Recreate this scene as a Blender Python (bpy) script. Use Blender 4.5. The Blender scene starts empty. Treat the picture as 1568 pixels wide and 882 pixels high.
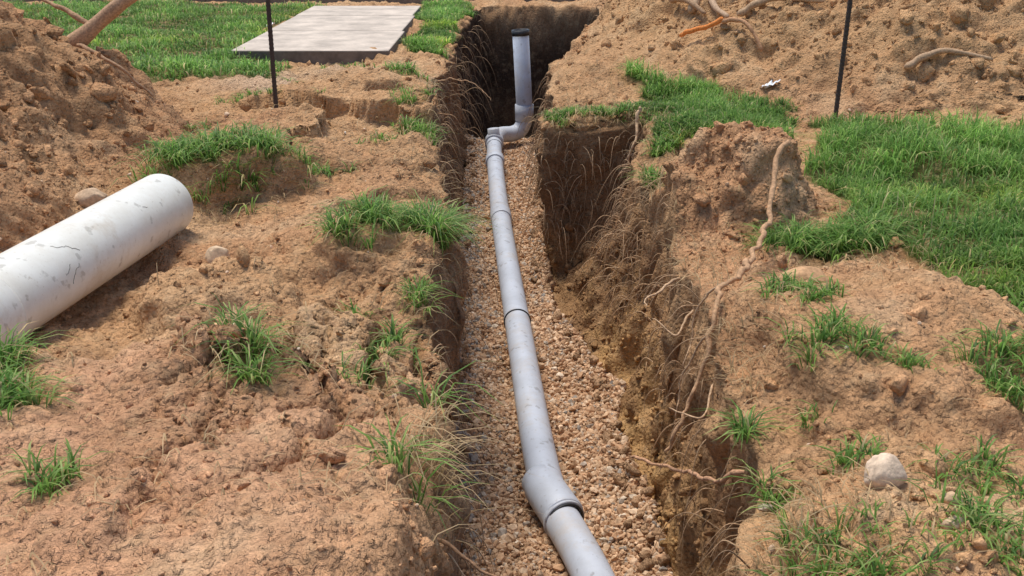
import bpy, math, numpy as np
from mathutils import Vector
rng=np.random.default_rng(7)
S=bpy.context.scene
# ---------------------------------------------------------------- noise
def _h(a,b,c,s):
    h=(a.astype(np.uint32)*np.uint32(374761393)+b.astype(np.uint32)*np.uint32(668265263)
       +c.astype(np.uint32)*np.uint32(2246822519)+np.uint32((s*3266489917)&0xffffffff))
    h^=h>>np.uint32(15); h*=np.uint32(2654435761); h^=h>>np.uint32(13); h*=np.uint32(1274126177); h^=h>>np.uint32(16)
    return h.astype(np.float64)/4294967295.0
def vn(x,y,z,s=0):
    x,y,z=np.broadcast_arrays(np.asarray(x,float)+500,np.asarray(y,float)+500,np.asarray(z,float)+500)
    xi=np.floor(x).astype(np.int64);yi=np.floor(y).astype(np.int64);zi=np.floor(z).astype(np.int64)
    u=x-xi;v=y-yi;w=z-zi
    u=u*u*(3-2*u);v=v*v*(3-2*v);w=w*w*(3-2*w)
    r=0
    for a in (0,1):
        for b in (0,1):
            for c in (0,1):
                r=r+_h(xi+a,yi+b,zi+c,s)*(u if a else 1-u)*(v if b else 1-v)*(w if c else 1-w)
    return r*2-1
def fbm(x,y,z,o=4,s=0,g=.5):
    t=0;a=1;f=1
    for i in range(o):
        t=t+a*vn(x*f,y*f,z*f,s+i*17); a*=g; f*=2.03
    return t
def worley(x,y,z,s=0):
    x=x+500;y=y+500;z=z+500
    xi=np.floor(x).astype(np.int64);yi=np.floor(y).astype(np.int64);zi=np.floor(z).astype(np.int64)
    f1=np.full(x.shape,9.);f2=np.full(x.shape,9.)
    for a in (-1,0,1):
        for b in (-1,0,1):
            for c in (-1,0,1):
                X=xi+a;Y=yi+b;Z=zi+c
                d=np.sqrt((X+_h(X,Y,Z,s)-x)**2+(Y+_h(X,Y,Z,s+5)-y)**2+(Z+_h(X,Y,Z,s+9)-z)**2)
                f2=np.minimum(f2,np.maximum(f1,d)); f1=np.minimum(f1,d)
    return f1,f2
def ss(a,b,x):
    t=np.clip((x-a)/(b-a),0,1); return t*t*(3-2*t)
def pip(x,y,poly):
    ins=np.zeros(x.shape,bool);n=len(poly)
    for i in range(n):
        x1,y1=poly[i];x2,y2=poly[(i+1)%n]
        if y1==y2: continue
        c=((y1>y)!=(y2>y))&(x<(x2-x1)*(y-y1)/(y2-y1)+x1); ins^=c
    return ins
# ---------------------------------------------------------------- mesh helper
def mk(name,V,F,mat,col=None,smooth=True,parent=None):
    me=bpy.data.meshes.new(name)
    V=np.asarray(V,np.float32); F=[np.asarray(f,np.int32) for f in (F if isinstance(F,list) else [F]) if len(f)]
    me.vertices.add(len(V)); me.vertices.foreach_set('co',V.ravel())
    nl=sum(f.size for f in F); npoly=sum(len(f) for f in F)
    me.loops.add(nl); me.loops.foreach_set('vertex_index',np.concatenate([f.ravel() for f in F]))
    st=[];o=0
    for f in F:
        st.append(o+np.arange(len(f))*f.shape[1]); o+=f.size
    me.polygons.add(npoly); me.polygons.foreach_set('loop_start',np.concatenate(st).astype(np.int32))
    me.polygons.foreach_set('use_smooth',np.full(npoly,smooth))
    if col is not None:
        a=me.color_attributes.new('Col','FLOAT_COLOR','POINT')
        c=np.ones((len(V),4),np.float32); c[:,:3]=col; a.data.foreach_set('color',c.ravel())
    me.update(calc_edges=True)
    me.materials.append(mat)
    ob=bpy.data.objects.new(name,me); S.collection.objects.link(ob)
    if parent: ob.parent=parent
    return ob
# ---------------------------------------------------------------- materials
class NT:
    def __init__(s,name):
        s.m=bpy.data.materials.new(name); s.m.use_nodes=True; s.t=s.m.node_tree; s.t.nodes.clear()
        s.out=s.n('ShaderNodeOutputMaterial'); s.b=s.n('ShaderNodeBsdfPrincipled'); s.l(s.b.outputs[0],s.out.inputs[0])
        s.co=s.n('ShaderNodeTexCoord').outputs['Object']
    def n(s,k,**kw):
        x=s.t.nodes.new(k)
        for a,b in kw.items(): setattr(x,a,b)
        return x
    def l(s,a,b): s.t.links.new(a,b)
    def noise(s,sc,det=4,rough=.6,vec=None):
        x=s.n('ShaderNodeTexNoise'); x.inputs['Scale'].default_value=sc; x.inputs['Detail'].default_value=det; x.inputs['Roughness'].default_value=rough
        s.l(vec or s.co,x.inputs['Vector']); return x.outputs['Fac']
    def vor(s,sc,feat='F1'):
        x=s.n('ShaderNodeTexVoronoi',feature=feat); x.inputs['Scale'].default_value=sc; s.l(s.co,x.inputs['Vector']); return x.outputs['Distance']
    def rng(s,v,a,b,c,d):
        x=s.n('ShaderNodeMapRange'); s.l(v,x.inputs[0])
        for i,q in enumerate((a,b,c,d)): x.inputs[i+1].default_value=q
        return x.outputs[0]
    def mix(s,f,a,b,bt='MIX'):
        x=s.n('ShaderNodeMix',data_type='RGBA',blend_type=bt)
        for i,q in ((0,f),(6,a),(7,b)):
            if isinstance(q,(int,float)): x.inputs[i].default_value=q
            elif isinstance(q,tuple): x.inputs[i].default_value=q+(1,)
            else: s.l(q,x.inputs[i])
        return x.outputs[2]
    def scale(s,col,v):
        x=s.n('ShaderNodeVectorMath',operation='SCALE'); s.l(col,x.inputs[0]); s.l(v,x.inputs['Scale']); return x.outputs[0]
    def bump(s,h,st,dist,prev=None):
        x=s.n('ShaderNodeBump'); x.inputs['Strength'].default_value=st; x.inputs['Distance'].default_value=dist; s.l(h,x.inputs['Height'])
        if prev is not None: s.l(prev,x.inputs['Normal'])
        return x.outputs[0]
    def attr(s):
        return s.n('ShaderNodeAttribute',attribute_name='Col').outputs['Color']
def soilmat(name):
    t=NT(name); c=t.attr(); f=t.noise(45,4,.75)
    c=t.scale(c,t.rng(f,.32,.68,.72,1.25))
    if name=='soil':
        c=t.mix(t.rng(t.noise(14,2,.7),.5,.72,0,.35),c,(.68,.47,.27))
    t.l(c,t.b.inputs['Base Color']); t.b.inputs['Roughness'].default_value=.95; t.b.inputs['Specular IOR Level'].default_value=.12
    n=t.bump(t.noise(24,5,.77),1.0,.03)
    n=t.bump(t.rng(t.vor(60),0,.6,1,0),.7,.012,n)
    t.l(n,t.b.inputs['Normal']); return t.m
M_soil=soilmat('soil'); M_clod=soilmat('soil_clod')
def attrmat(name,rough=.85,nsc=60,bump=.3,lo=.8,hi=1.2):
    t=NT(name); c=t.scale(t.attr(),t.rng(t.noise(nsc,2),.3,.7,lo,hi)); t.l(c,t.b.inputs['Base Color'])
    t.b.inputs['Roughness'].default_value=rough; t.b.inputs['Specular IOR Level'].default_value=.3
    t.l(t.bump(t.noise(nsc*2,2),bump,.004),t.b.inputs['Normal']); return t.m
M_stone=attrmat('stone_mat',.85,70,.5,.75,1.2)
M_root=attrmat('root_mat',.9,80,.6,.65,1.25)
def grassmat():
    t=NT('grass_mat'); c=t.attr(); t.l(c,t.b.inputs['Base Color']); t.b.inputs['Roughness'].default_value=.5; t.b.inputs['Specular IOR Level'].default_value=.3
    tr=t.n('ShaderNodeBsdfTranslucent'); v=t.n('ShaderNodeVectorMath',operation='SCALE'); t.l(c,v.inputs[0]); v.inputs['Scale'].default_value=1.3; t.l(v.outputs[0],tr.inputs['Color'])
    mx=t.n('ShaderNodeMixShader'); mx.inputs[0].default_value=.5; t.l(t.b.outputs[0],mx.inputs[1]); t.l(tr.outputs[0],mx.inputs[2]); t.l(mx.outputs[0],t.out.inputs[0]); return t.m
M_grass=grassmat()
def pipemat(name,base,dirt,dl,dh,stain,rough=.45,dust=None,da=.6,lo=.5,hi=.68):
    t=NT(name)
    c=t.mix(t.rng(t.noise(6,6,.7),dl,dh,0,1),base,dirt)
    c=t.mix(t.rng(t.noise(60,5,.75),.6,.72,0,.6),c,stain)
    c=t.mix(t.rng(t.noise(22,3,.5),.62,.68,0,.4),c,tuple(q*.5 for q in stain))
    if dust: c=t.mix(t.rng(t.noise(4.2,6,.78),lo,hi,0,da),c,dust)
    t.l(c,t.b.inputs['Base Color']); t.b.inputs['Roughness'].default_value=rough
    t.l(t.bump(t.noise(90,4,.6),.2,.002),t.b.inputs['Normal']); return t.m
M_gray=pipemat('gray_pvc',(.54,.58,.66),(.44,.47,.53),.4,.7,(.24,.20,.17),.5,(.50,.43,.36),.5)
M_white=pipemat('white_pvc',(.84,.82,.74),(.72,.68,.58),.40,.72,(.48,.40,.29),.42,(.60,.50,.37),.45,.54,.66)
def plain(name,c,rough=.8,metal=0,nsc=40,lo=.7,hi=1.2,bs=.3):
    t=NT(name); q=t.n('ShaderNodeRGB'); q.outputs[0].default_value=c+(1,)
    t.l(t.scale(q.outputs[0],t.rng(t.noise(nsc,6,.7),.3,.7,lo,hi)),t.b.inputs['Base Color']); t.b.inputs['Roughness'].default_value=rough; t.b.inputs['Metallic'].default_value=metal
    t.l(t.bump(t.noise(nsc*3,5,.7),bs,.003),t.b.inputs['Normal']); return t.m
M_black=plain('black_rubber',(.03,.03,.032),.5)
M_rebar=plain('rusty_steel',(.085,.06,.05),.75,.3,60)
M_conc=plain('concrete',(.58,.49,.40),.9,0,4,.65,1.25,.5)
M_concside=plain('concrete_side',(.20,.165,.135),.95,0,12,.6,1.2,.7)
M_litter=plain('white_plastic',(.8,.82,.85),.35,0,20,.9,1.05)
# ---------------------------------------------------------------- trench outline (metres, plan view)
def itp(pts,y):
    p=np.array(pts); return np.interp(y,p[:,0],p[:,1])
LL=[(.3,-.15),(1.6,-.13),(2.03,-.15),(2.4,-.17),(2.8,-.23),(3.4,-.30),(3.8,-.27),(4.8,-.35),(6,-.46),(7.1,-.56),(8.6,-.54),(10.2,-.55),(13,-.42)]
RL=[(.3,.44),(1.2,.46),(1.6,.49),(2.,.56),(2.4,.60),(3,.68),(3.6,.69),(4.2,.65),(4.55,.61),(5.2,.68),(5.7,.78),(5.8,.76),(5.84,.5),(5.9,.22),(7.1,.29),(8.2,.38),(9.4,.52),(10.4,.85),(13,1.15)]
LB=[(.3,-.2),(2.9,-.24),(4.5,-.30),(6.5,-.36),(8.9,-.40),(10,-.45),(13,-.35)]
RB=[(.3,.45),(2.9,.555),(3.7,.51),(4.35,.50),(4.7,.42),(5.1,.31),(5.6,.24),(6.9,.265),(8.9,.31),(10.2,.7),(13,.95)]
Y0,Y1=.35,13.1
rows=np.concatenate([-np.geomspace(200,.6,26),np.arange(-.4,1.0,.05),np.arange(1.0,5.6,.0125),np.arange(5.6,6.0,.006),np.arange(6.0,8.2,.018),np.arange(8.2,12.8,.03),np.arange(12.8,13.3,.015),13.3+np.geomspace(.04,400,50)])
R=len(rows)
off=[0.]
d=.012
while off[-1]<250:
    d = .0115 if off[-1]<1.3 else (.018 if off[-1]<3 else (.03 if off[-1]<5.5 else d*1.18)); off.append(off[-1]+d)
off=np.array(off); nG=len(off); nW=75; nB=56
jl=.05*fbm(rows*2.2,3.3,0,3,11)+.022*fbm(rows*12,1,0,2,12); jr=.055*fbm(rows*2.6,7.3,0,3,13)+.022*fbm(rows*11,4,0,2,14)
jb=.03*fbm(rows*3,2,0,3,15)
XL=itp(LL,rows)+jl; XR=itp(RL,rows)+jr; BL=itp(LB,rows)+jb*.6; BR=itp(RB,rows)+jb
BL=np.maximum(BL,XL-.12)
depthm=ss(Y0-.12,Y0+.1,rows)*(1-ss(Y1-.25,Y1,rows))
bedz=-1.0-.6*ss(9.8,10.5,rows)
def bump_ell(x,y,cx,cy,rx,ry,h,e=1.5,p=2.):
    d=(np.abs((x-cx)/rx)**p+np.abs((y-cy)/ry)**p)**(1/p)
    return h*ss(0,1,np.clip((1-d)*e,0,1))
def lheap(x,y):
    d=np.sqrt(((x+3.85)/2.2)**2+((y-4.55)/2.65)**2); return 1.15*np.clip((1.0-d)*1.5,0,1)**.9
def rheap(x,y):
    d=np.sqrt(((x-3.7)/3.2)**2+((y-8.7)/3.15)**2); return 1.7*np.clip((1.02-d)*1.4,0,1)
def G(x,y):
    near=np.exp(-((x/9)**2+((y-6)/11)**2))
    z=.05*fbm(x*.9,y*.9,0,3,1)*near
    z=z+.035*fbm(x*2.6,y*2.6,3,3,2)*near
    z=z+lheap(x,y)+rheap(x,y)
    w=.12*fbm(x*3,y*3,0,2,3)
    z=z+bump_ell(x+w,y+w,-.74,1.42,.72,1.05,.26,3.2,3.)
    z=z-bump_ell(x,y,-1.15,3.1,.75,.6,.07,1.5)
    z=z+bump_ell(x+w,y+w,-.95,3.05,.35,.28,.10,2.)
    z=z+bump_ell(x+w,y,-1.28,4.32,.42,.28,.15,3.)
    z=z+bump_ell(x,y+w,-.75,4.9,.45,.35,.09,2.8)
    z=z+bump_ell(x+w,y+w,-.42,3.55,.3,.35,.08,2.4)
    z=z+bump_ell(x+w,y+w,1.08,2.7,.55,.7,.15,2.0)
    z=z+bump_ell(x+w,y+w,.95,1.75,.4,.4,.07,2.)
    z=z+bump_ell(x+w,y+w*.6,.95,4.22,.50,.40,.17,2.0)
    z=z+bump_ell(x+w*.9,y+w*.6,1.10,4.25,.34,.28,.17,2.0)
    z=z+bump_ell(x,y,.75,7.2,.7,1.1,.10,1.6)
    z=z-bump_ell(x,y,-1.5,7.9,1.3,.75,.07,2.)
    led=bump_ell(x,y,-.8,5.6,1.1,2.0,1.,2.)
    q=fbm(x*1.3,y*1.9,4,3,21); z=z+led*.12*ss(-.04,.04,q)
    led=bump_ell(x,y,-.6,2.1,.7,1.0,1.,2.)
    q=fbm(x*1.6+y*.8,y*1.9-x*1.2,4,3,24); z=z-led*.05*ss(-.12,.02,q)
    return z
nC=2*nG+2*nW+nB
X=np.zeros((R,nC));Z=np.zeros((R,nC));Yg=np.repeat(rows[:,None],nC,1)
c0=nG;c1=nG+nW;c2=c1+nB;c3=c2+nW
X[:,:c0]=XL[:,None]-off[::-1][None,:]
X[:,c3:]=XR[:,None]+off[None,:]
Z[:,:c0]=G(X[:,:c0],Yg[:,:c0]); Z[:,c3:]=G(X[:,c3:],Yg[:,c3:])
sh=np.exp(-off/.09)*.05
Z[:,:c0]-=(sh[::-1][None]*depthm[:,None]*(1+.8*fbm(rows*1.7,0,3,2,16))[:,None]); Z[:,c3:]-=(1.3*sh[None]*depthm[:,None]*(1+.8*fbm(rows*1.9,0,8,2,17))[:,None])
zl=Z[:,c0-1];zr=Z[:,c3]
bz=bedz*depthm+(1-depthm)*np.minimum(zl,zr)
s=(np.arange(nW)+1)/(nW+1)
fx=lambda s:1-(1-s)**1.9; fz=lambda s:s**1.35
sL=s[::-1]
X[:,c0:c1]=BL[:,None]+(XL-BL)[:,None]*fx(sL)[None]; Z[:,c0:c1]=bz[:,None]+(zl-bz)[:,None]*fz(sL)[None]
X[:,c2:c3]=BR[:,None]+(XR-BR)[:,None]*fx(s)[None]; Z[:,c2:c3]=bz[:,None]+(zr-bz)[:,None]*fz(s)[None]
u=np.linspace(0,1,nB)
X[:,c1:c2]=BL[:,None]+(BR-BL)[:,None]*u[None]
xb=X[:,c1:c2];yb=Yg[:,c1:c2]
Z[:,c1:c2]=bz[:,None]+depthm[:,None]*(.06*(2*np.abs(u-.5))[None]**2+.04*fbm(xb*3,yb*2,0,3,31)-.01)
P=np.stack([X,Yg,Z],-1)
def normals(P):
    du=np.gradient(P,axis=1);dv=np.gradient(P,axis=0);n=np.cross(du,dv); return n/np.maximum(np.linalg.norm(n,axis=-1,keepdims=True),1e-9)
N=normals(P)
wall=np.zeros(nC);wall[c0:c1]=1;wall[c2:c3]=1
wallg=np.repeat(wall[None],R,0)*depthm[:,None]
bedg=np.zeros((R,nC));bedg[:,c1:c2]=1;bedg*=depthm[:,None]
endw=(4*depthm*(1-depthm))[:,None]*(np.arange(R)>12)[:,None]*np.ones((1,nC)); endw[:,:c0]=0;endw[:,c3:]=0
gnd=np.clip(1-wallg-bedg,0,1)
near=np.exp(-np.maximum(0,np.abs(X)-6)/3)*np.exp(-np.maximum(0,np.abs(Yg-6)-9)/3)
x,y,z=P[...,0],P[...,1],P[...,2]
lawnR=[(1.7,5.5),(1.47,4.6),(1.52,4.1),(1.38,3.78),(1.5,3.55),(1.36,3.25),(1.40,2.85),(1.42,2.53),(1.8,2.15),(6,1.2),(40,0),(40,5.2),(6,5.6)]
lawnR2=[(.8,6.75),(1.2,6.5),(1.7,6.0),(1.35,5.2),(.82,5.15)]
lawnL=[(-2.1,7.35),(-1.75,7.6),(-1.75,8.2),(-2.4,8.6),(-2.45,13.2),(-30,13.2),(-30,5),(-5.5,6.6)]
lawnS=[(-1.0,8.85),(-.6,8.7),(-.6,10),(-.5,13),(-1.05,13)]
jx=x+.16*fbm(x*3,y*3,0,4,41);jy=y+.16*fbm(x*3,y*3,9,4,42)
hl=lheap(x,y);hr=rheap(x,y)
mL=(pip(jx,jy,lawnL)&(hl<.05)); mR=(pip(jx,jy,lawnR)&(hr<.1)); mR2=pip(jx,jy,lawnR2); mS=pip(jx,jy,lawnS)
far=((np.abs(x)>9)|(y>15)|(y<-4))
lawn=(mL|mR|mR2|mS|far)&(gnd>.5)
lawnf=lawn.astype(float)
heapm=np.clip((hl+hr)*3,0,1)*gnd
n1=fbm(x*5,y*5,z*5,4,51)
wf1,wf2=worley(x*6+.5*n1,y*6+.3*n1,z*4,61)
vf1,vf2=worley(x*15+.4*n1,y*15,z*15+.6*n1,62)
qf1,_=worley(x*34+.5*n1,y*34,z*34,65)
rough=gnd*(1-lawnf*.8)*near
pm=ss(-.5,.5,fbm(x*1.5,y*1.5,0,2,63)+heapm)
edgeb=np.zeros(nC);edgeb[:c0]=np.exp(-off[::-1]/.35);edgeb[c3:]=np.exp(-off/.35)
disp=rough*(.028*n1+.06*(.5-wf1)*(.45+.9*heapm+.8*edgeb[None])*pm+.030*(.45-vf1)*(.5+pm)+.011*(.45-qf1)*(y<5)+.009*fbm(x*30,y*30,z*30,2,52))
disp=disp+heapm*.09*fbm(x*2.2,y*2.2,0,3,53)*near
crm=gnd*bump_ell(x,y,-.45,2.3,.5,1.15,1.,2.)
kf1,kf2=worley(x*6.0+.8*n1,y*3.8+.8*n1,z*2,64)
disp=disp-crm*.05*(1-ss(0,.12,kf2-kf1))
def seg(px,py,pts):
    dm=np.full(px.shape,9.)
    for (ax,ay),(bx,by) in zip(pts[:-1],pts[1:]):
        t=np.clip(((px-ax)*(bx-ax)+(py-ay)*(by-ay))/((bx-ax)**2+(by-ay)**2),0,1)
        dm=np.minimum(dm,np.hypot(px-ax-t*(bx-ax),py-ay-t*(by-ay)))
    return dm
wx=x+.035*fbm(x*9,y*9,0,3,71);wy=y+.035*fbm(x*9,y*9,5,3,72)
crk=np.zeros_like(x)
for pts,w,dp in (([(-.70,2.75),(-.55,2.5),(-.42,2.40),(-.30,2.1),(-.2,1.95)],.030,.12),([(-.42,2.95),(-.38,2.6),(-.28,2.3),(-.2,2.2)],.024,.10),([(-.75,2.25),(-.62,2.0),(-.58,1.6)],.015,.035),([(-.5,2.25),(-.38,1.95),(-.36,1.7)],.016,.05),([(-.25,3.3),(-.3,2.9),(-.24,2.6)],.02,.08)):
    k=1-ss(w*.3,w*1.3,seg(wx,wy,pts)); crk=np.maximum(crk,k); disp=disp-gnd*dp*k
wn=fbm(x*6,y*6,z*2.2,4,81); wv=worley(x*7,y*7,z*5,82)[0]; st=fbm(x*22,y*22,z*3.5,3,83)
ed=np.ones(nC)
for a,b in ((c0,c1),(c2,c3)):
    ed[a:b]=np.clip(np.minimum(np.arange(nW),nW-1-np.arange(nW))/8.,.3,1)
disp=disp+np.maximum(wallg,endw)*(.055*wn+.06*(.5-wv)+.016*st)*ed[None]
disp=disp+bedg*.008*n1
P=P+N*disp[...,None]
N=normals(P)
x,y,z=P[...,0],P[...,1],P[...,2]
def C(*a): return np.array(a)
def lerp(a,b,t): return a*(1-t[...,None])+b*t[...,None]
tan=C(.64,.375,.19);red=C(.58,.31,.16);pale=C(.74,.52,.31);dk=C(.37,.20,.10)
m1=fbm(x*1.1,y*1.1,z,3,91);m2=fbm(x*4,y*4,z*4,3,92);m3=fbm(x*12,y*12,z*12,3,93)
col=np.broadcast_to(tan,P.shape).copy()
col=lerp(col,red,ss(-.5,.5,m1)*.75)
col=lerp(col,C(.65,.36,.215),bump_ell(x,y,-.9,1.6,1.,1.2,1.,2.)*.6)
col=lerp(col,pale,ss(.1,.9,m2)*.45)
col=lerp(col,dk,ss(.2,1.,-m2+.5*m3)*.5)
col=lerp(col,C(.46,.25,.125),heapm*.6*(x<0))
col=lerp(col,C(.60,.37,.18),heapm*.6*(x>0))
col=lerp(col,C(.68,.49,.33),bump_ell(x,y,-1.3,7.3,1.1,.9,1.,2.)*.7*gnd)
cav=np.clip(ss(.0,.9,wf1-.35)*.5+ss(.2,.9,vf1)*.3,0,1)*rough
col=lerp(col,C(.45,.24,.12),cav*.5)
col=lerp(col,C(.18,.09,.045),np.clip(crk,0,1)*.7*gnd)
dep=np.clip(-z,0,1.4)
wc=lerp(np.broadcast_to(C(.48,.27,.13),P.shape),C(.56,.335,.145),ss(.3,.9,dep+.3*m2))
wc=lerp(wc,C(.26,.14,.075),ss(-.3,.5,m2+.5*m3)*.6)
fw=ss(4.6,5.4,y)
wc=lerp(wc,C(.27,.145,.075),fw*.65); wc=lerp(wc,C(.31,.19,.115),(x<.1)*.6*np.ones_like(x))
wc=lerp(wc,C(.08,.05,.035),ss(8.6,10,y)*.85)  # shade of the far pit painted into the wall colour
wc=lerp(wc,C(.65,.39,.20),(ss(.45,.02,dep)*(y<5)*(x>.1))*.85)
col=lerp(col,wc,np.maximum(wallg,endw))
col=lerp(col,lerp(np.broadcast_to(C(.42,.26,.15),P.shape),C(.07,.045,.03),ss(9.6,10.2,y)),bedg*(1-endw))  # bed colour darkened in the far pit to stand in for shade
col=lerp(col,lerp(np.broadcast_to(C(.10,.12,.03),P.shape),C(.28,.19,.09),ss(.1,.7,m3)),lawnf*.9)
col*= (1+.13*m3)[...,None]
idx=np.arange(R*nC).reshape(R,nC)
F=np.stack([idx[:-1,:-1],idx[:-1,1:],idx[1:,1:],idx[1:,:-1]],-1).reshape(-1,4)
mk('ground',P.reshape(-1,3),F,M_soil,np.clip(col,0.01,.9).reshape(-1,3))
# ---------------------------------------------------------------- sampling on the terrain
A=P[:-1,:-1];B=P[:-1,1:];Cc=P[1:,1:];D=P[1:,:-1]
area=.5*np.linalg.norm(np.cross(Cc-A,D-B),axis=-1)
ctr=(A+B+Cc+D)/4; fcol=col[:-1,:-1]; fN=N[:-1,:-1]
fg=gnd[:-1,:-1];fb=bedg[:-1,:-1];fwl=wallg[:-1,:-1];flawn=lawnf[:-1,:-1]
cx,cy,cz=ctr[...,0],ctr[...,1],ctr[...,2]
def sample(w,n):
    w=(w*area).ravel(); cs=np.cumsum(w)
    i=np.searchsorted(cs,rng.random(n)*cs[-1]); i=np.clip(i,0,w.size-1)
    a,b=rng.random(n)[:,None],rng.random(n)[:,None]
    A_,B_,C_,D_=(q.reshape(-1,3)[i] for q in (A,B,Cc,D))
    return (A_*(1-a)+B_*a)*(1-b)+(D_*(1-a)+C_*a)*b, fN.reshape(-1,3)[i], fcol.reshape(-1,3)[i], i
import bmesh
def ico(sub):
    bm=bmesh.new(); bmesh.ops.create_icosphere(bm,subdivisions=sub,radius=1); V=np.array([v.co[:] for v in bm.verts]);F=np.array([[v.index for v in f.verts] for f in bm.faces]); bm.free(); return V,F
IV,IF=ico(2); IV1,IF1=ico(1)
def templ(k,amp,V=IV,nf=6):
    out=[]
    for i in range(k):
        r=1+amp*fbm(V[:,0]*1.1+i*7,V[:,1]*1.1,V[:,2]*1.1,3,100+i)
        q=V*r[:,None]
        for j in range(nf):
            n=rng.normal(size=3);n/=np.linalg.norm(n);dd=rng.uniform(.5,.85);pr=q@n;q=q-np.outer(np.maximum(pr-dd,0),n)
        out.append(q)
    return np.array(out)
def rotm(n):
    q=rng.normal(size=(n,4));q/=np.linalg.norm(q,axis=1)[:,None];w,a,b,c=q.T
    return np.stack([1-2*(b*b+c*c),2*(a*b-c*w),2*(a*c+b*w),2*(a*b+c*w),1-2*(a*a+c*c),2*(b*c-a*w),2*(a*c-b*w),2*(b*c+a*w),1-2*(a*a+b*b)],-1).reshape(n,3,3)
def scatter(name,pos,size,cols,mat,T,F=IF,smooth=False):
    n=len(pos);t=T[rng.integers(0,len(T),n)]
    sc=np.stack([rng.uniform(.8,1.3,n),rng.uniform(.65,1.,n),rng.uniform(.5,.9,n)],-1)
    V=t*sc[:,None,:]*size[:,None,None]; V=np.einsum('nij,nvj->nvi',rotm(n),V)+pos[:,None,:]
    k=T.shape[1]; FF=(F[None]+(np.arange(n)*k)[:,None,None]).reshape(-1,3)
    return mk(name,V.reshape(-1,3),FF,mat,np.repeat(cols,k,0),smooth)
T=templ(10,.25); T1=templ(12,.35,IV1,3); TC=templ(12,.6,IV,8)
n=44000
w=fb*(cy<9.9)*(cy>.5)*np.where(cy<2.2,.1,1)*np.where(cy>5.5,.75,1.)
p,nn,cc,_=sample(w,n)
sz=np.clip(rng.lognormal(math.log(.0088),.38,n),.005,.024)
pal=np.array([(.62,.41,.25),(.56,.345,.20),(.67,.48,.32),(.48,.29,.165),(.43,.36,.29),(.70,.57,.43),(.34,.30,.26)])
pr=np.array([.27,.25,.18,.17,.06,.04,.03])
ci=rng.choice(7,n,p=pr)
left_shade=p[:,0]<itp(LB,p[:,1])+.13+.05*rng.normal(size=n)
ci=np.where(left_shade&(rng.random(n)<.5),rng.choice([4,6,3],n),ci)  # greyer stones along the left wall paint its shadow into the gravel
gc=np.clip(pal[ci]*rng.uniform(.8,1.15,(n,1)),0,.85)
p2=p.copy();p2[:,2]+=sz*rng.uniform(-.1,.8,n)
scatter('gravel',p2,sz*1.08,gc,M_stone,T1,IF1)
def clods(w,n,mu,sg,mx,emb=.15,bright=1.):
    p,nn,cc,_=sample(w,n); sz=np.clip(rng.lognormal(math.log(mu),sg,n),.003,mx)
    p=p+nn*(sz*emb)[:,None]; return p,sz,np.clip(cc*rng.uniform(.95,1.3,(n,1))*bright,0,.85)
vis=(cy>1.0)&(cy<9.5)&(np.abs(cx)<5)
L=[]
hh=(hl+hr)[:-1,:-1]
patch=ss(-.1,.7,fbm(cx*2.,cy*2.,0,3,111))
edg=edgeb[None,:-1]
L.append(clods(fg*vis*(cy<4.5)*(1-flawn)*(.2+patch),16000,.005,.5,.02))
L.append(clods(fg*vis*(1-flawn)*(.05+patch**2+.3*edg+2*np.clip(hh*3,0,1)),9500,.011,.55,.04))
L.append(clods(fg*(cy>1.5)*(cy<11)*(np.abs(cx)<6.5)*np.clip(hh*4,0,1),2000,.032,.5,.12,-.1))
L.append(clods(fg*vis*(cy<5)*(1-flawn)*(patch**2+.3*edg),300,.024,.4,.045,-.2))
L.append(clods(fwl*(cy>1.5)*(cy<8)*(cz<-.5),2500,.011,.5,.04,.3))
L.append(clods(fb*(cy>2)*(cy<9.5)*((cx>itp(RB,cy)-.1)|(cx<itp(LB,cy)+.07)),1600,.012,.5,.04,.6))
pp=np.concatenate([a[0] for a in L]);sz=np.concatenate([a[1] for a in L]);cl=np.concatenate([a[2] for a in L])
scatter('soil_clods',pp,sz,cl,M_clod,TC,smooth=True)
p,nn,cc,_=sample(fg*vis*(cy<6)*(1-flawn),420); sz=np.clip(rng.lognormal(math.log(.006),.4,420),.003,.016)
scatter('pebbles',p+nn*(sz*.4)[:,None],sz,pal[rng.choice([2,5,0],420)]*1.1,M_stone,T)
def ztop(px,py):
    d=(cx-px)**2+(cy-py)**2+(fg<.5)*9; i=d.argmin(); return ctr.reshape(-1,3)[i][2]
IV3,IF3=ico(4)
def rock(px,py,r,c,sc=(1,.8,.7),seed=0,lift=.35):
    V=IV3*(1+.16*fbm(IV3[:,0]*1.5+seed*5,IV3[:,1]*1.5,IV3[:,2]*1.5,5,120+seed))[:,None]
    q=V.copy()
    for j in range(9):
        n=rng.normal(size=3);n/=np.linalg.norm(n);dd=rng.uniform(.72,.92);pr=q@n;q-=np.outer(np.maximum(pr-dd,0)*.8,n)
    q=q*np.array(sc)*r*1.2+np.array([px,py,ztop(px,py)+r*lift])
    mk('rock',q,IF3,M_stone,np.broadcast_to(np.array(c),q.shape))
rock(.77,1.8,.038,(.74,.56,.40),(1,.9,.9),1,.45)
rock(-1.07,3.45,.045,(.66,.48,.31),(.8,.7,.9),2,.6)
rock(-1.72,3.95,.06,(.60,.42,.27),(1,.7,.7),3)
rock(.88,1.72,.02,(.55,.37,.22),(1,.8,.8),4); rock(.60,2.02,.014,(.68,.55,.42),(1.3,.8,.5),5)
rock(.92,2.95,.05,(.56,.33,.17),(1.3,.8,.6),6,.1); rock(.86,1.66,.02,(.6,.42,.28),(1,.8,.8),7)
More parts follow.
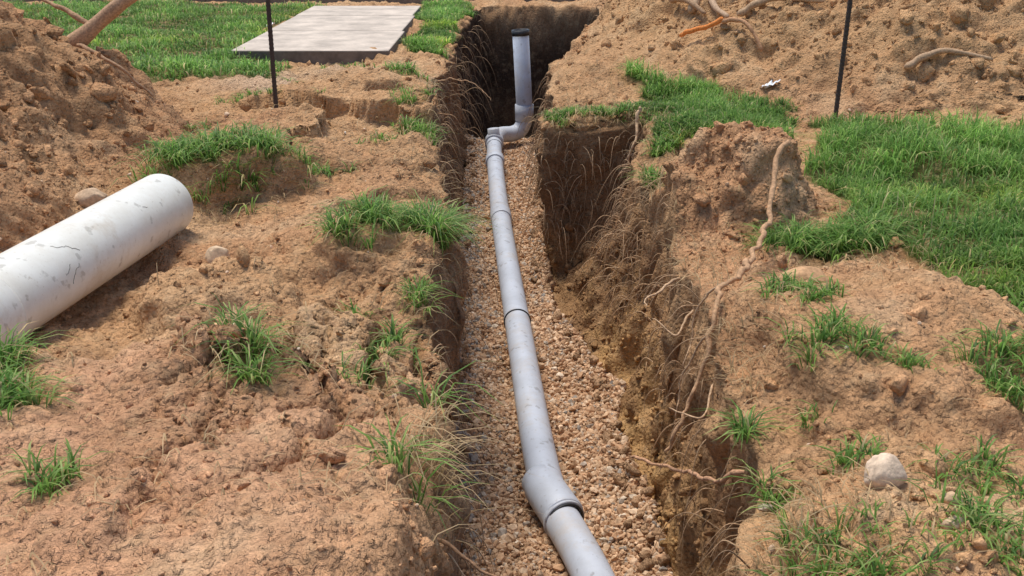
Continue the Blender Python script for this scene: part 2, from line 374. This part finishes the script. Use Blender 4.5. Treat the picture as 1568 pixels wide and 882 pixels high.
# ---------------------------------------------------------------- grass
def blades(name,p,h,w,cols,lean,az=None):
    n=len(p); az=rng.uniform(0,2*np.pi,n) if az is None else az
    d=np.stack([np.cos(az),np.sin(az),np.zeros(n)],-1); s_=np.stack([-np.sin(az),np.cos(az),np.zeros(n)],-1)
    up=np.array([0,0,1.])
    ln=lean[:,None];H=h[:,None];Wd=w[:,None]
    p=p-up*.004
    a=p; b=p+up*H*.45+d*H*ln*.22; c=p+up*H*.8*(1-.25*ln)+d*H*ln*.6; e=p+up*H*(1-.5*ln)+d*H*ln*1.05
    V=np.stack([a-s_*Wd*.8,a+s_*Wd*.8,b-s_*Wd,b+s_*Wd,c-s_*Wd*.7,c+s_*Wd*.7,e],1)
    o=(np.arange(n)*7)[:,None]
    Q=np.concatenate([o+np.array([0,1,3,2]),o+np.array([2,3,5,4])]);Tt=o+np.array([4,5,6])
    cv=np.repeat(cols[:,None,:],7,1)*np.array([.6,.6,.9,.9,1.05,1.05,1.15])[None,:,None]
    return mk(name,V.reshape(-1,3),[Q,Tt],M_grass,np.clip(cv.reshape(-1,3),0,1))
gp=np.array([(.14,.28,.055),(.19,.34,.07),(.27,.42,.11),(.10,.20,.05),(.38,.47,.16),(.55,.46,.24)])
def gcol(n,pr=(.26,.28,.22,.12,.08,.04)): return gp[rng.choice(6,n,p=pr)]*rng.uniform(.8,1.2,(n,1))
cl_=ss(-.6,.5,fbm(cx*6,cy*6,0,3,131))
def lawnset(w,n,h0,wd,sp=0.):
    p,nn,c_,_=sample(w,n); hv=fbm(p[:,0]*2.5,p[:,1]*2.5,0,3,133)
    g=gcol(n)*(1+.35*hv)[:,None]
    yl_sun=ss(.15,.7,.7*fbm(p[:,0]*.9,p[:,1]*1.6,5,3,134)+.6*np.exp(-((p[:,0]-1.9)**2/.5+(p[:,1]-4.0)**2/.15)))  # random yellowing, plus a sunlit patch painted into the blade colour
    g=g*(1-yl_sun[:,None])+g*np.array([1.6,1.35,1.])*yl_sun[:,None]
    h=h0*rng.uniform(.4,1.3,n)*(1+.45*hv); return p,h,np.full(n,wd)*rng.uniform(.7,1.3,n),g,rng.uniform(.1,1.4,n)
sets=[]
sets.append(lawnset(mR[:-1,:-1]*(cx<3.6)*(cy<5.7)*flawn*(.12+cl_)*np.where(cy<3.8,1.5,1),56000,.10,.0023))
sets.append(lawnset(mR2[:-1,:-1]*flawn*(.15+cl_),13000,.09,.0026))
sets.append(lawnset(mL[:-1,:-1]*(cx>-7)*flawn*(.5+cl_),44000,.075,.0045))
sets.append(lawnset(mS[:-1,:-1]*flawn*(.4+cl_),9000,.08,.0040))
sets.append(lawnset(flawn*far[:-1,:-1]*(np.abs(cx)<25)*(cy<35)*(cy>-12),14000,.07,.009))
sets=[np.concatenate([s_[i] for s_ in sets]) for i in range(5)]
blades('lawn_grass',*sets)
tufts=[(-1.42,4.28,.15,800,.10),(-1.28,4.22,.15,500,.10),(-1.12,4.3,.14,500,.10),(-.97,4.42,.1,240,.07),(-.8,4.5,.10,120,.06),(-.33,3.78,.06,480,.17),(-.27,3.65,.05,300,.16),(-.5,3.52,.06,280,.12),(-.62,3.4,.05,140,.10),(-.4,3.68,.05,140,.09),
(-.48,5.4,.09,260,.09),(-.75,5.2,.15,160,.06),(-1.65,6.35,.22,180,.05),(-1.4,7.6,.3,260,.05),(-1.0,7.0,.22,260,.06),(-.68,6.7,.10,220,.07),(-1.7,5.6,.2,80,.05),(-1.2,5.9,.15,80,.05),(-.6,5.8,.1,120,.07),
(.27,6.02,.06,280,.07),(.4,6.05,.07,240,.06),(.55,6.0,.07,240,.07),(.68,5.95,.07,240,.07),(.66,4.75,.05,160,.09),(.78,5.2,.06,200,.08),
(1.10,3.72,.09,600,.12),(1.26,3.68,.09,600,.12),(1.4,3.75,.10,500,.11),(.83,2.82,.05,120,.07),(.87,2.66,.04,90,.06),(.84,2.42,.06,150,.07),(.93,2.36,.05,80,.06),(1.0,2.32,.04,60,.05),(.55,2.28,.03,70,.08),(.58,2.03,.03,60,.08),(.8,2.0,.04,110,.06),
(1.02,1.9,.07,90,.06),(.92,1.7,.07,110,.06),(.60,1.64,.08,200,.055),(1.24,2.25,.07,160,.07),(.98,1.64,.06,90,.05),(1.3,2.35,.07,180,.07),(.76,2.25,.02,30,.05),(.75,1.55,.1,130,.05),(1.12,1.8,.06,80,.06),
(-1.14,2.03,.05,150,.08),(-1.02,1.83,.04,120,.08),(-1.1,1.9,.04,110,.08),(-.82,1.56,.03,70,.06),(-.66,2.2,.03,110,.09),(-.6,2.08,.025,80,.09),(-.57,1.98,.02,50,.08),(-.46,2.27,.05,80,.06),(-.4,2.68,.035,100,.09),(-.36,2.8,.03,80,.08),(-.42,2.5,.03,50,.07),(-.2,1.66,.03,60,.09),(-.18,1.98,.015,20,.14),(-.55,3.0,.06,50,.06),(-.3,3.15,.04,90,.09)]
TS=[]
for (tx,ty,r,n,h) in tufts:
    w=np.exp(-((cx-tx)**2+(cy-ty)**2)/(2*(r*.62)**2))*(fg>.5)*(((cx-tx)**2+(cy-ty)**2)<(2.6*r)**2)
    n=int(n*1.3)
    k=max(4,n//11); pc,_,_,_=sample(w,k); ii=rng.integers(0,k,n); p=pc[ii].copy(); dxy=rng.normal(size=(n,2))*.010; p[:,:2]+=dxy
    az=np.arctan2(dxy[:,1],dxy[:,0])+rng.normal(size=n)*.8
    g=gcol(n,(.26,.26,.2,.12,.08,.08))
    TS.append((p,h*rng.uniform(.35,1.3,n),rng.uniform(.0012,.0023,n)*(1+.12*ty),g,rng.uniform(.3,1.6,n),az))
TS=[np.concatenate([s_[i] for s_ in TS]) for i in range(6)]
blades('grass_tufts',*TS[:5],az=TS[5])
DS=[]
for (tx,ty,r,n,h,a0) in [(-.17,1.78,.04,90,.12,0.1),(-.45,2.25,.08,80,.1,-1),(-.62,2.1,.08,90,.09,-.8),(-.35,1.6,.1,60,.07,0),(.6,1.7,.1,160,.07,2.5),(-1.15,1.95,.1,80,.08,-.5),(.55,2.6,.12,120,.08,3),(.62,4.6,.1,120,.10,-2.2),(.66,3.6,.25,160,.08,3),(-.28,3.2,.4,160,.08,0),(-.33,5.0,.5,160,.10,0),(-.5,7,.9,220,.10,0),(-.6,3.5,.15,70,.07,0),(-1.3,4.2,.25,200,.07,-1.2),(.9,1.7,.25,90,.05,1),(-.75,1.5,.2,110,.06,-1.5),(-.95,5.2,.5,200,.06,0),(.5,5.9,.3,260,.10,-1.5),(1.1,5.8,.4,300,.06,-1.5),(1.5,3.4,.3,300,.07,-2.5)]:
    w=np.exp(-((cx-tx)**2+(cy-ty)**2)/(2*r**2))*(fg>.5)*(((cx-tx)**2+(cy-ty)**2)<(2.6*r)**2)*(.05+edg**2 if r>=.25 and abs(tx)<.7 else 1)
    p,_,_,_=sample(w,n); DS.append((p,h*rng.uniform(.4,1.2,n),rng.uniform(.0009,.0016,n)*(1+.1*ty),np.array([.58,.44,.25])*rng.uniform(.6,1.2,(n,1)),rng.uniform(.8,1.8,n),a0+rng.normal(size=n)*.9))
DS=[np.concatenate([s_[i] for s_ in DS]) for i in range(6)]
blades('dry_grass',*DS[:5],az=DS[5])
# ---------------------------------------------------------------- tubes
def cat(pts,n):
    p=np.array(pts,float); p=np.vstack([2*p[0]-p[1],p,2*p[-1]-p[-2]]); out=[]
    for i in range(1,len(p)-2):
        t=np.linspace(0,1,n,endpoint=False)[:,None]
        out.append(.5*((2*p[i])+(-p[i-1]+p[i+1])*t+(2*p[i-1]-5*p[i]+4*p[i+1]-p[i+2])*t*t+(-p[i-1]+3*p[i]-3*p[i+1]+p[i+2])*t**3))
    return np.vstack(out+[p[-2][None]])
def tubeg(path,rad,k=8):
    path=np.asarray(path,float);m=len(path);rad=np.broadcast_to(rad,(m,))
    t=np.gradient(path,axis=0);t/=np.linalg.norm(t,axis=1)[:,None]+1e-12
    ref=np.array([0,0,1.]) if abs(t[0][2])<.9 else np.array([1.,0,0])
    V=[];u=np.cross(t[0],ref);u/=np.linalg.norm(u)
    for i in range(m):
        u=u-t[i]*(u@t[i]);u/=np.linalg.norm(u);v=np.cross(t[i],u)
        a=np.arange(k)*2*np.pi/k
        V.append(path[i]+rad[i]*(np.cos(a)[:,None]*u+np.sin(a)[:,None]*v))
    V=np.vstack(V);i=np.arange(m-1)[:,None]*k;j=np.arange(k)[None];jn=(j+1)%k
    F=np.stack([i+j,i+jn,i+k+jn,i+k+j],-1).reshape(-1,4)
    return V,F
class Acc:
    def __init__(s): s.V=[];s.F=[];s.C=[];s.n=0
    def add(s,V,F,c=(.5,.5,.5)):
        s.V.append(V);s.F.append(F+s.n);s.C.append(np.broadcast_to(np.array(c),V.shape));s.n+=len(V)
    def make(s,name,mat,parent=None): return mk(name,np.vstack(s.V),np.vstack(s.F),mat,np.vstack(s.C),True,parent)
sub=(y>1.5)&(y<6.2)&(np.abs(x)<2); SP=P[sub];SN=N[sub]
def hug(q,r,lift=1.,amt=.5):
    out=[]
    for v in q:
        i=((SP-v)**2).sum(1).argmin(); tgt=SP[i]+SN[i]*(r*lift); out.append(v*(1-amt)+tgt*amt)
    out=np.array(out)
    for rep in range(4):
        for _ in range(3): out[1:-1]=.25*out[:-2]+.5*out[1:-1]+.25*out[2:]
        for k,v in enumerate(out):
            d2=((SP-v)**2).sum(1); i=d2.argmin(); dd=(v-SP[i])@SN[i]
            if dd<r*lift: out[k]=v+SN[i]*(r*lift-dd)
    return out
def roots(name,lst,huglift=None):
    a=Acc()
    for pts,r0,r1,c in lst:
        q=cat(pts,14);m=len(q)
        ln_=np.concatenate([[0],np.cumsum(np.linalg.norm(np.diff(q,axis=0),axis=1))])
        amp=min(r0*1.4,.012)
        if huglift is not None: q=hug(q,max(r0,.008),huglift)
        fq=ln_/max(r0*5,.045)
        q=q+amp*np.stack([fbm(fq,s_,0,2,140) for s_ in (1.,5.,9.)],-1)
        rr=np.linspace(r0,r1,m)*(1+.2*fbm(fq*1.5,2.,0,2,141))
        # ends taper and close
        rr[0]*=.5; rr[-1]*=.35
        V,F=tubeg(q,rr,10)
        k=10; V=np.vstack([V,q[0],q[-1]]); j=np.arange(k); jn=(j+1)%k
        a.add(V,F,c)
        capF=np.vstack([np.stack([jn,j,np.full(k,m*k)],-1),np.stack([(m-1)*k+j,(m-1)*k+jn,np.full(k,m*k+1)],-1)])
        a.caps=getattr(a,'caps',[])+[capF+a.n-len(V)]
    return mk(name,np.vstack(a.V),[np.vstack(a.F),np.vstack(a.caps)],M_root,np.vstack(a.C),True)
rc=(.52,.31,.17);rl=(.60,.40,.24)
roots('tree_root',[([(1.13,4.0,.3),(1.0,3.72,.17),(.88,3.4,.12),(.76,3.1,.10),(.66,2.9,.06),(.59,2.8,.0),(.535,2.75,-.14),(.45,2.7,-.28),(.37,2.7,-.36)],.012,.005,rc)],1.6)
roots('tree_root',[([(.70,3.0,.08),(.60,3.1,-.05),(.55,3.05,-.25)],.005,.002,rl),([(.58,2.8,-.02),(.52,2.9,-.2),(.47,2.85,-.38)],.004,.002,rl)],2.)
roots('tree_root',[([(.39,2.9,-.51),(.46,2.75,-.45),(.52,2.6,-.385),(.555,2.42,-.30),(.62,2.3,-.2)],.005,.007,(.55,.31,.18))])
roots('tree_root',[([(.72,5.68,.12),(.70,5.60,-.02),(.66,5.55,-.14),(.62,5.6,-.27)],.010,.005,rl)])
roots('tree_root',[([(.64,3.55,-.12),(.5,3.4,-.14),(.47,3.3,-.13)],.006,.002,rl),([(.64,3.3,-.15),(.57,3.2,-.2),(.5,3.3,-.18)],.005,.002,rl),([(.62,2.75,-.15),(.55,2.6,-.2),(.47,2.7,-.22)],.004,.002,rl)])
roots('tree_root',[([(-.56,7.4,-.03),(-.42,7.2,.03),(-.25,7.1,0.),(-.14,7.0,-.08)],.006,.002,rc),([(-.52,6.3,-.05),(-.38,6.2,-.03),(-.3,6.2,-.12)],.005,.002,rc)])
roots('tree_root',[([(-.22,1.66,.04),(-.12,1.62,.05),(-.05,1.60,.0),(.02,1.6,-.02)],.005,.002,(.5,.28,.15)),([(-.2,1.75,.0),(-.12,1.7,-.04),(-.06,1.66,-.12)],.003,.001,rl)])
def onheap(px,py,dz): return (px,py,ztop(px,py)+dz)
roots('tree_branch',[([(-2.75,5.75,.30),(-2.58,5.75,.38),(-2.45,5.75,.46),(-2.32,5.75,.56),(-2.16,5.76,.68),(-1.98,5.8,.80),(-1.8,5.8,.92)],.055,.03,(.52,.33,.20)),([(-2.34,5.75,.54),(-2.5,5.8,.64),(-2.7,5.9,.70),(-2.95,5.9,.78)],.018,.007,(.46,.28,.16)),([(-2.42,5.7,.46),(-2.2,5.6,.38),(-2.0,5.6,.20)],.014,.006,(.44,.27,.16))])
roots('tree_branch',[([onheap(1.3,7.6,.05),onheap(1.5,7.8,.09),onheap(1.8,7.75,.06),onheap(2.05,7.9,.03)],.035,.03,(.46,.32,.2)),([onheap(1.5,7.8,.08),onheap(1.45,7.5,.08),onheap(1.5,7.2,.04)],.03,.018,(.50,.34,.22)),([onheap(1.55,7.15,.04),onheap(1.8,7.1,.07),onheap(2.1,7.0,.04)],.025,.015,(.48,.32,.19))])
roots('tree_branch',[([onheap(1.35,7.95,.10),onheap(1.6,8.1,.14),onheap(1.95,8.0,.12),onheap(2.3,8.2,.12),onheap(2.6,8.1,.06)],.045,.03,(.52,.38,.25)),([onheap(1.2,7.9,.12),onheap(1.28,7.65,.10),onheap(1.4,7.5,.04)],.03,.015,(.42,.27,.16)),([onheap(1.95,7.4,.04),onheap(2.3,7.35,.06),onheap(2.5,7.5,.02)],.03,.02,(.5,.36,.23))])
roots('orange_root',[([onheap(1.15,7.1,.07),onheap(1.28,7.0,.09),onheap(1.42,6.95,.06)],.014,.02,(.80,.27,.07)),([onheap(1.4,6.95,.06),onheap(1.55,6.85,.08),onheap(1.65,6.75,.04)],.016,.012,(.55,.3,.16))])
roots('tree_branch',[([onheap(2.35,6.1,.03),onheap(2.6,6.12,.05),onheap(2.85,6.05,.03)],.022,.012,(.5,.33,.2))])
a=Acc()
p,nn,_,_=sample(fwl*(cz>-.7)*(cy>1.6)*(cy<9)*np.where((cy>4.5)&(cy<6.2)&(cx>0),4,1),1300)
p3,n3,_,_=sample(fwl*(cy>9)*(cy<12.9)*(cz>-1),260); p=np.vstack([p,p3]);nn=np.vstack([nn,n3])
for q,nv in zip(p,nn):
    L_=rng.uniform(.04,.2)*(1+.6*(q[1]>9))*(1.8 if rng.random()<.15 else 1);d=nv*rng.uniform(.2,.8)+rng.normal(size=3)*.35;d/=np.linalg.norm(d)
    pts=[q-nv*.01,q+d*L_*.35,q+d*L_*.6+np.array([0,0,-L_*.3]),q+d*L_*.75+np.array([0,0,-L_*.75])+rng.normal(size=3)*.01]
    V,F=tubeg(cat(pts,4),np.linspace(.0018,.0006,13)*(1+.12*q[1]),4);a.add(V,F,np.array((.55,.36,.21))*rng.uniform(.5,1.2))
a.make('hanging_rootlets',M_root)
# ---------------------------------------------------------------- gray drain pipe
rp=.069
path=[(.62,1.3,-.93),(.45,2.0,-.93),(.272,2.83,-.93),(.155,3.28,-.93),(.112,3.66,-.93),(.074,4.27,-.93),(.0285,5.05,-.93),(-.03,6.03,-.925),(-.093,7.2,-.92),(-.15,8.6,-.91),(-.165,9.15,-.90)]
par=bpy.data.objects.new('drain_pipe',None);S.collection.objects.link(par)
q=cat(path,10)
a=Acc();a.add(*tubeg(q,rp,40),(.5,)*3)
a.make('pipe_run',M_gray,par)
def sleeve(name,c,dirv,prof,mat=M_gray,k=40,parent=par):
    dirv=np.array(dirv,float);dirv/=np.linalg.norm(dirv)
    pts=np.array([np.array(c)+dirv*t for t,_ in prof]); rr=[r for _,r in prof]
    V=[];u=np.cross(dirv,[0.3,.1,1]);u/=np.linalg.norm(u);v=np.cross(dirv,u);an=np.arange(k)*2*np.pi/k
    for p_,r_ in zip(pts,rr): V.append(p_+r_*(np.cos(an)[:,None]*u+np.sin(an)[:,None]*v))
    V=np.vstack(V);i=np.arange(len(rr)-1)[:,None]*k;j=np.arange(k)[None];jn=(j+1)%k
    F=np.stack([i+j,i+jn,i+k+jn,i+k+j],-1).reshape(-1,4); return mk(name,V,F,mat,None,True,parent)
def socket(name,c,d,L,r=rp,mat=M_gray,g=.009,parent=par):
    h=L/2
    return sleeve(name,c,d,[(-h,r-.002),(-h,r+g-.002),(-h+.003,r+g),(-h+.01,r+g+.002),(h*.55,r+g+.001),(h*.75,r+.004),(h,r+.003),(h,r-.002)],mat,parent=parent)
socket('coupling_1',(.150,3.30,-.93),(-.13,.38,0),.27,g=.010)
sleeve('seam_1',(.192,3.155,-.93),(-.22,.5,0),[(-.006,rp),(-.006,rp+.013),(.006,rp+.013),(.006,rp)])
sleeve('seam_1_gap',(.196,3.145,-.93),(-.22,.5,0),[(-.004,rp),(-.004,rp+.007),(.004,rp+.007),(.004,rp)],M_black)
sleeve('seam_2',(.028,5.05,-.93),(-.05,.9,0),[(-.008,rp),(-.008,rp+.005),(.008,rp+.005),(.008,rp)],M_gray)
sleeve('seam_2_gap',(.029,5.038,-.93),(-.05,.9,0),[(-.003,rp),(-.003,rp+.006),(.003,rp+.006),(.003,rp)],M_black)
socket('coupling_2',(-.082,7.0,-.92),(-.06,1.1,0),.24,g=.006)
socket('coupling_3',(-.150,8.62,-.91),(-.03,1,0),.2,g=.012)
rs=.077
b1=cat([(-.163,9.1,-.90),(-.165,9.26,-.88),(-.11,9.42,-.86),(.0,9.52,-.87),(.075,9.56,-.84),(.118,9.58,-.75),(.118,9.585,-.62)],12)
a=Acc();a.add(*tubeg(b1,np.linspace(rp+.004,rs,len(b1)),32),(.5,)*3);a.make('bend',M_gray,par)
sleeve('bend_collar',(-.165,9.22,-.885),(0,1,.1),[(-.05,rp),(-.05,rp+.018),(.05,rp+.018),(.05,rp)])
sleeve('stub',(-.165,9.24,-.85),(-.1,.05,1),[(0,.055),(.09,.055),(.092,.05),(.092,.0)])
sleeve('riser_collar',(.118,9.585,-.66),(-.005,0,1),[(-.09,rs),(-.09,rs+.012),(.06,rs+.012),(.06,rs)])
rv=np.array([-.045,.0,.80])
sleeve('riser',(.118,9.585,-.62),rv,[(0,rs),(.71,rs),(.71,rs-.007),(.3,rs-.007)])
sleeve('riser_rim',(.118,9.585,-.62),rv,[(.665,rs),(.665,rs+.006),(.716,rs+.006),(.716,rs-.012),(.68,rs-.012)],M_black)
# ---------------------------------------------------------------- big white pipe on the bank
wp=bpy.data.objects.new('white_pipe',None);S.collection.objects.link(wp)
R0=.123
e0=np.array([-1.36,3.78,.10]);dv=np.array([-.14,-.97,0.0]);dv/=np.linalg.norm(dv)
sleeve('pipe_barrel',e0,dv,[(.25,R0-.010),(.0,R0-.010),(-.0005,R0-.006),(0,R0-.002),(.004,R0),(.4,R0),(.8,R0),(1.2,R0),(1.9,R0),(1.9,R0-.01),(1.4,R0-.01)],M_white,64,wp)
sleeve('pipe_socket',e0,dv,[(1.12,R0),(1.12,R0+.008),(1.13,R0+.010),(1.32,R0+.010),(1.33,R0)],M_white,64,wp)
def crackpts(t0,ang0,n,st,sa):
    t=t0;an=ang0;out=[]
    uu=np.cross(dv,[0,0,1.]);uu/=np.linalg.norm(uu);vv=np.array([0,0,1.])
    for i in range(n):
        out.append(e0+dv*t+(R0+.0002)*(math.cos(an)*uu+math.sin(an)*vv)); t+=st*rng.uniform(.4,1.4);an+=sa*rng.uniform(-.6,1.5)
    return out
uu=np.cross(dv,[0,0,1.])
sgn=0 if uu[0]>0 else math.pi
a=Acc()
for t0,an,n,st,sa in ((.76,.62,16,.006,-.05),(.80,.35,10,.007,.06),(.84,.45,9,.005,.03),(.3,.7,5,.006,-.05)):
    aa=an if sgn==0 else math.pi-an
    a.add(*tubeg(np.array(crackpts(t0,aa,n,st,sa)),.0009,5),(.2,.16,.12))
a.make('hairline_cracks',M_root,wp)
# ---------------------------------------------------------------- rebar stakes
def rebar(px,py,lx):
    z0=ztop(px,py)-.1;n=170;zz=np.linspace(z0,z0+1.35,n);rr=.0125+.0022*(np.arange(n)%3==0)
    V,F=tubeg(np.stack([px+lx*(zz-z0),np.full(n,py),zz],-1),rr,10)
    top=len(V);V=np.vstack([V,[px+lx*1.35,py,z0+1.352]]);k=10;b=top-k
    T3=np.stack([b+np.arange(k),b+(np.arange(k)+1)%k,np.full(k,top)],-1)
    mk('rebar_stake',V,[F,T3],M_rebar)
rebar(-1.39,5.9,.008);rebar(1.86,5.75,.012)
# ---------------------------------------------------------------- concrete path
cp=bpy.data.objects.new('concrete_path',None);S.collection.objects.link(cp)
def slab(name,x0,x1,y0,y1,z0,z1,parent):
    bm=bmesh.new();bmesh.ops.create_cube(bm,size=1)
    for v in bm.verts: v.co=Vector(((x0+x1)/2+v.co.x*(x1-x0),(y0+y1)/2+v.co.y*(y1-y0),(z0+z1)/2+v.co.z*(z1-z0)))
    bmesh.ops.bevel(bm,geom=bm.edges[:],offset=.012,segments=3,affect='EDGES',profile=.5)
    me=bpy.data.meshes.new(name);bm.to_mesh(me);bm.free();me.materials.append(M_conc);me.materials.append(M_concside)
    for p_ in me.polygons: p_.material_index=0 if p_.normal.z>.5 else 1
    o=bpy.data.objects.new(name,me);S.collection.objects.link(o);o.parent=parent
sl=[(8.45,9.8),(9.83,11.2),(11.23,12.3)]
for i,(a_,b_) in enumerate(sl): slab('slab_%d'%(i+1),-2.33-.01*i,-1.02-.03*i,a_,b_,-.16,.06,cp)
cw=bpy.data.objects.new('concrete_walkway',None);S.collection.objects.link(cw)
for i in range(8): slab('walk_slab_%d'%(i+1),-7+i*1.5,-5.512+i*1.5,13.6,14.9,-.08,.06,cw)
# ---------------------------------------------------------------- litter
def litter(px,py,s_):
    n=9;gx,gy=np.meshgrid(np.linspace(-1,1,n),np.linspace(-.5,.5,n));zz=.35*fbm(gx*2+px,gy*3,0,2,150)+.3*gx
    V=np.stack([gx*s_*.6+zz*s_*.4,gy*s_,zz*s_],-1).reshape(-1,3)+np.array([px,py,ztop(px,py)+s_*.35]);i=np.arange(n*n).reshape(n,n)
    mk('plastic_scrap',V,np.stack([i[:-1,:-1],i[:-1,1:],i[1:,1:],i[1:,:-1]],-1).reshape(-1,4),M_litter)
litter(-2.5,10.6,.08);litter(1.62,6.35,.07)
# ---------------------------------------------------------------- light, world, camera
sv=Vector((-.20,.22,.91)).normalized()
sun=bpy.data.lights.new('sun','SUN');sun.energy=3.6;sun.angle=math.radians(24);sun.color=(1,.94,.84)
so=bpy.data.objects.new('sun',sun);S.collection.objects.link(so);so.rotation_euler=sv.to_track_quat('Z','Y').to_euler();so.location=(0,0,10)
W=bpy.data.worlds.new('World');S.world=W;W.use_nodes=True;nt=W.node_tree
sk=nt.nodes.new('ShaderNodeTexSky');sk.sky_type='NISHITA';sk.sun_disc=False;sk.sun_elevation=math.asin(sv.z);sk.sun_rotation=math.atan2(sv.x,sv.y)
nt.links.new(sk.outputs[0],nt.nodes['Background'].inputs[0]);nt.nodes['Background'].inputs[1].default_value=.15
cam=bpy.data.cameras.new('camera');cam.lens=35.3;cam.sensor_width=36;cam.clip_end=1500;cam.clip_start=.05
co=bpy.data.objects.new('camera',cam);S.collection.objects.link(co);co.location=(0,0,1.2);co.rotation_euler=(math.radians(69),0,0);S.camera=co
S.view_settings.view_transform='Standard';S.view_settings.look='None';S.view_settings.exposure=0
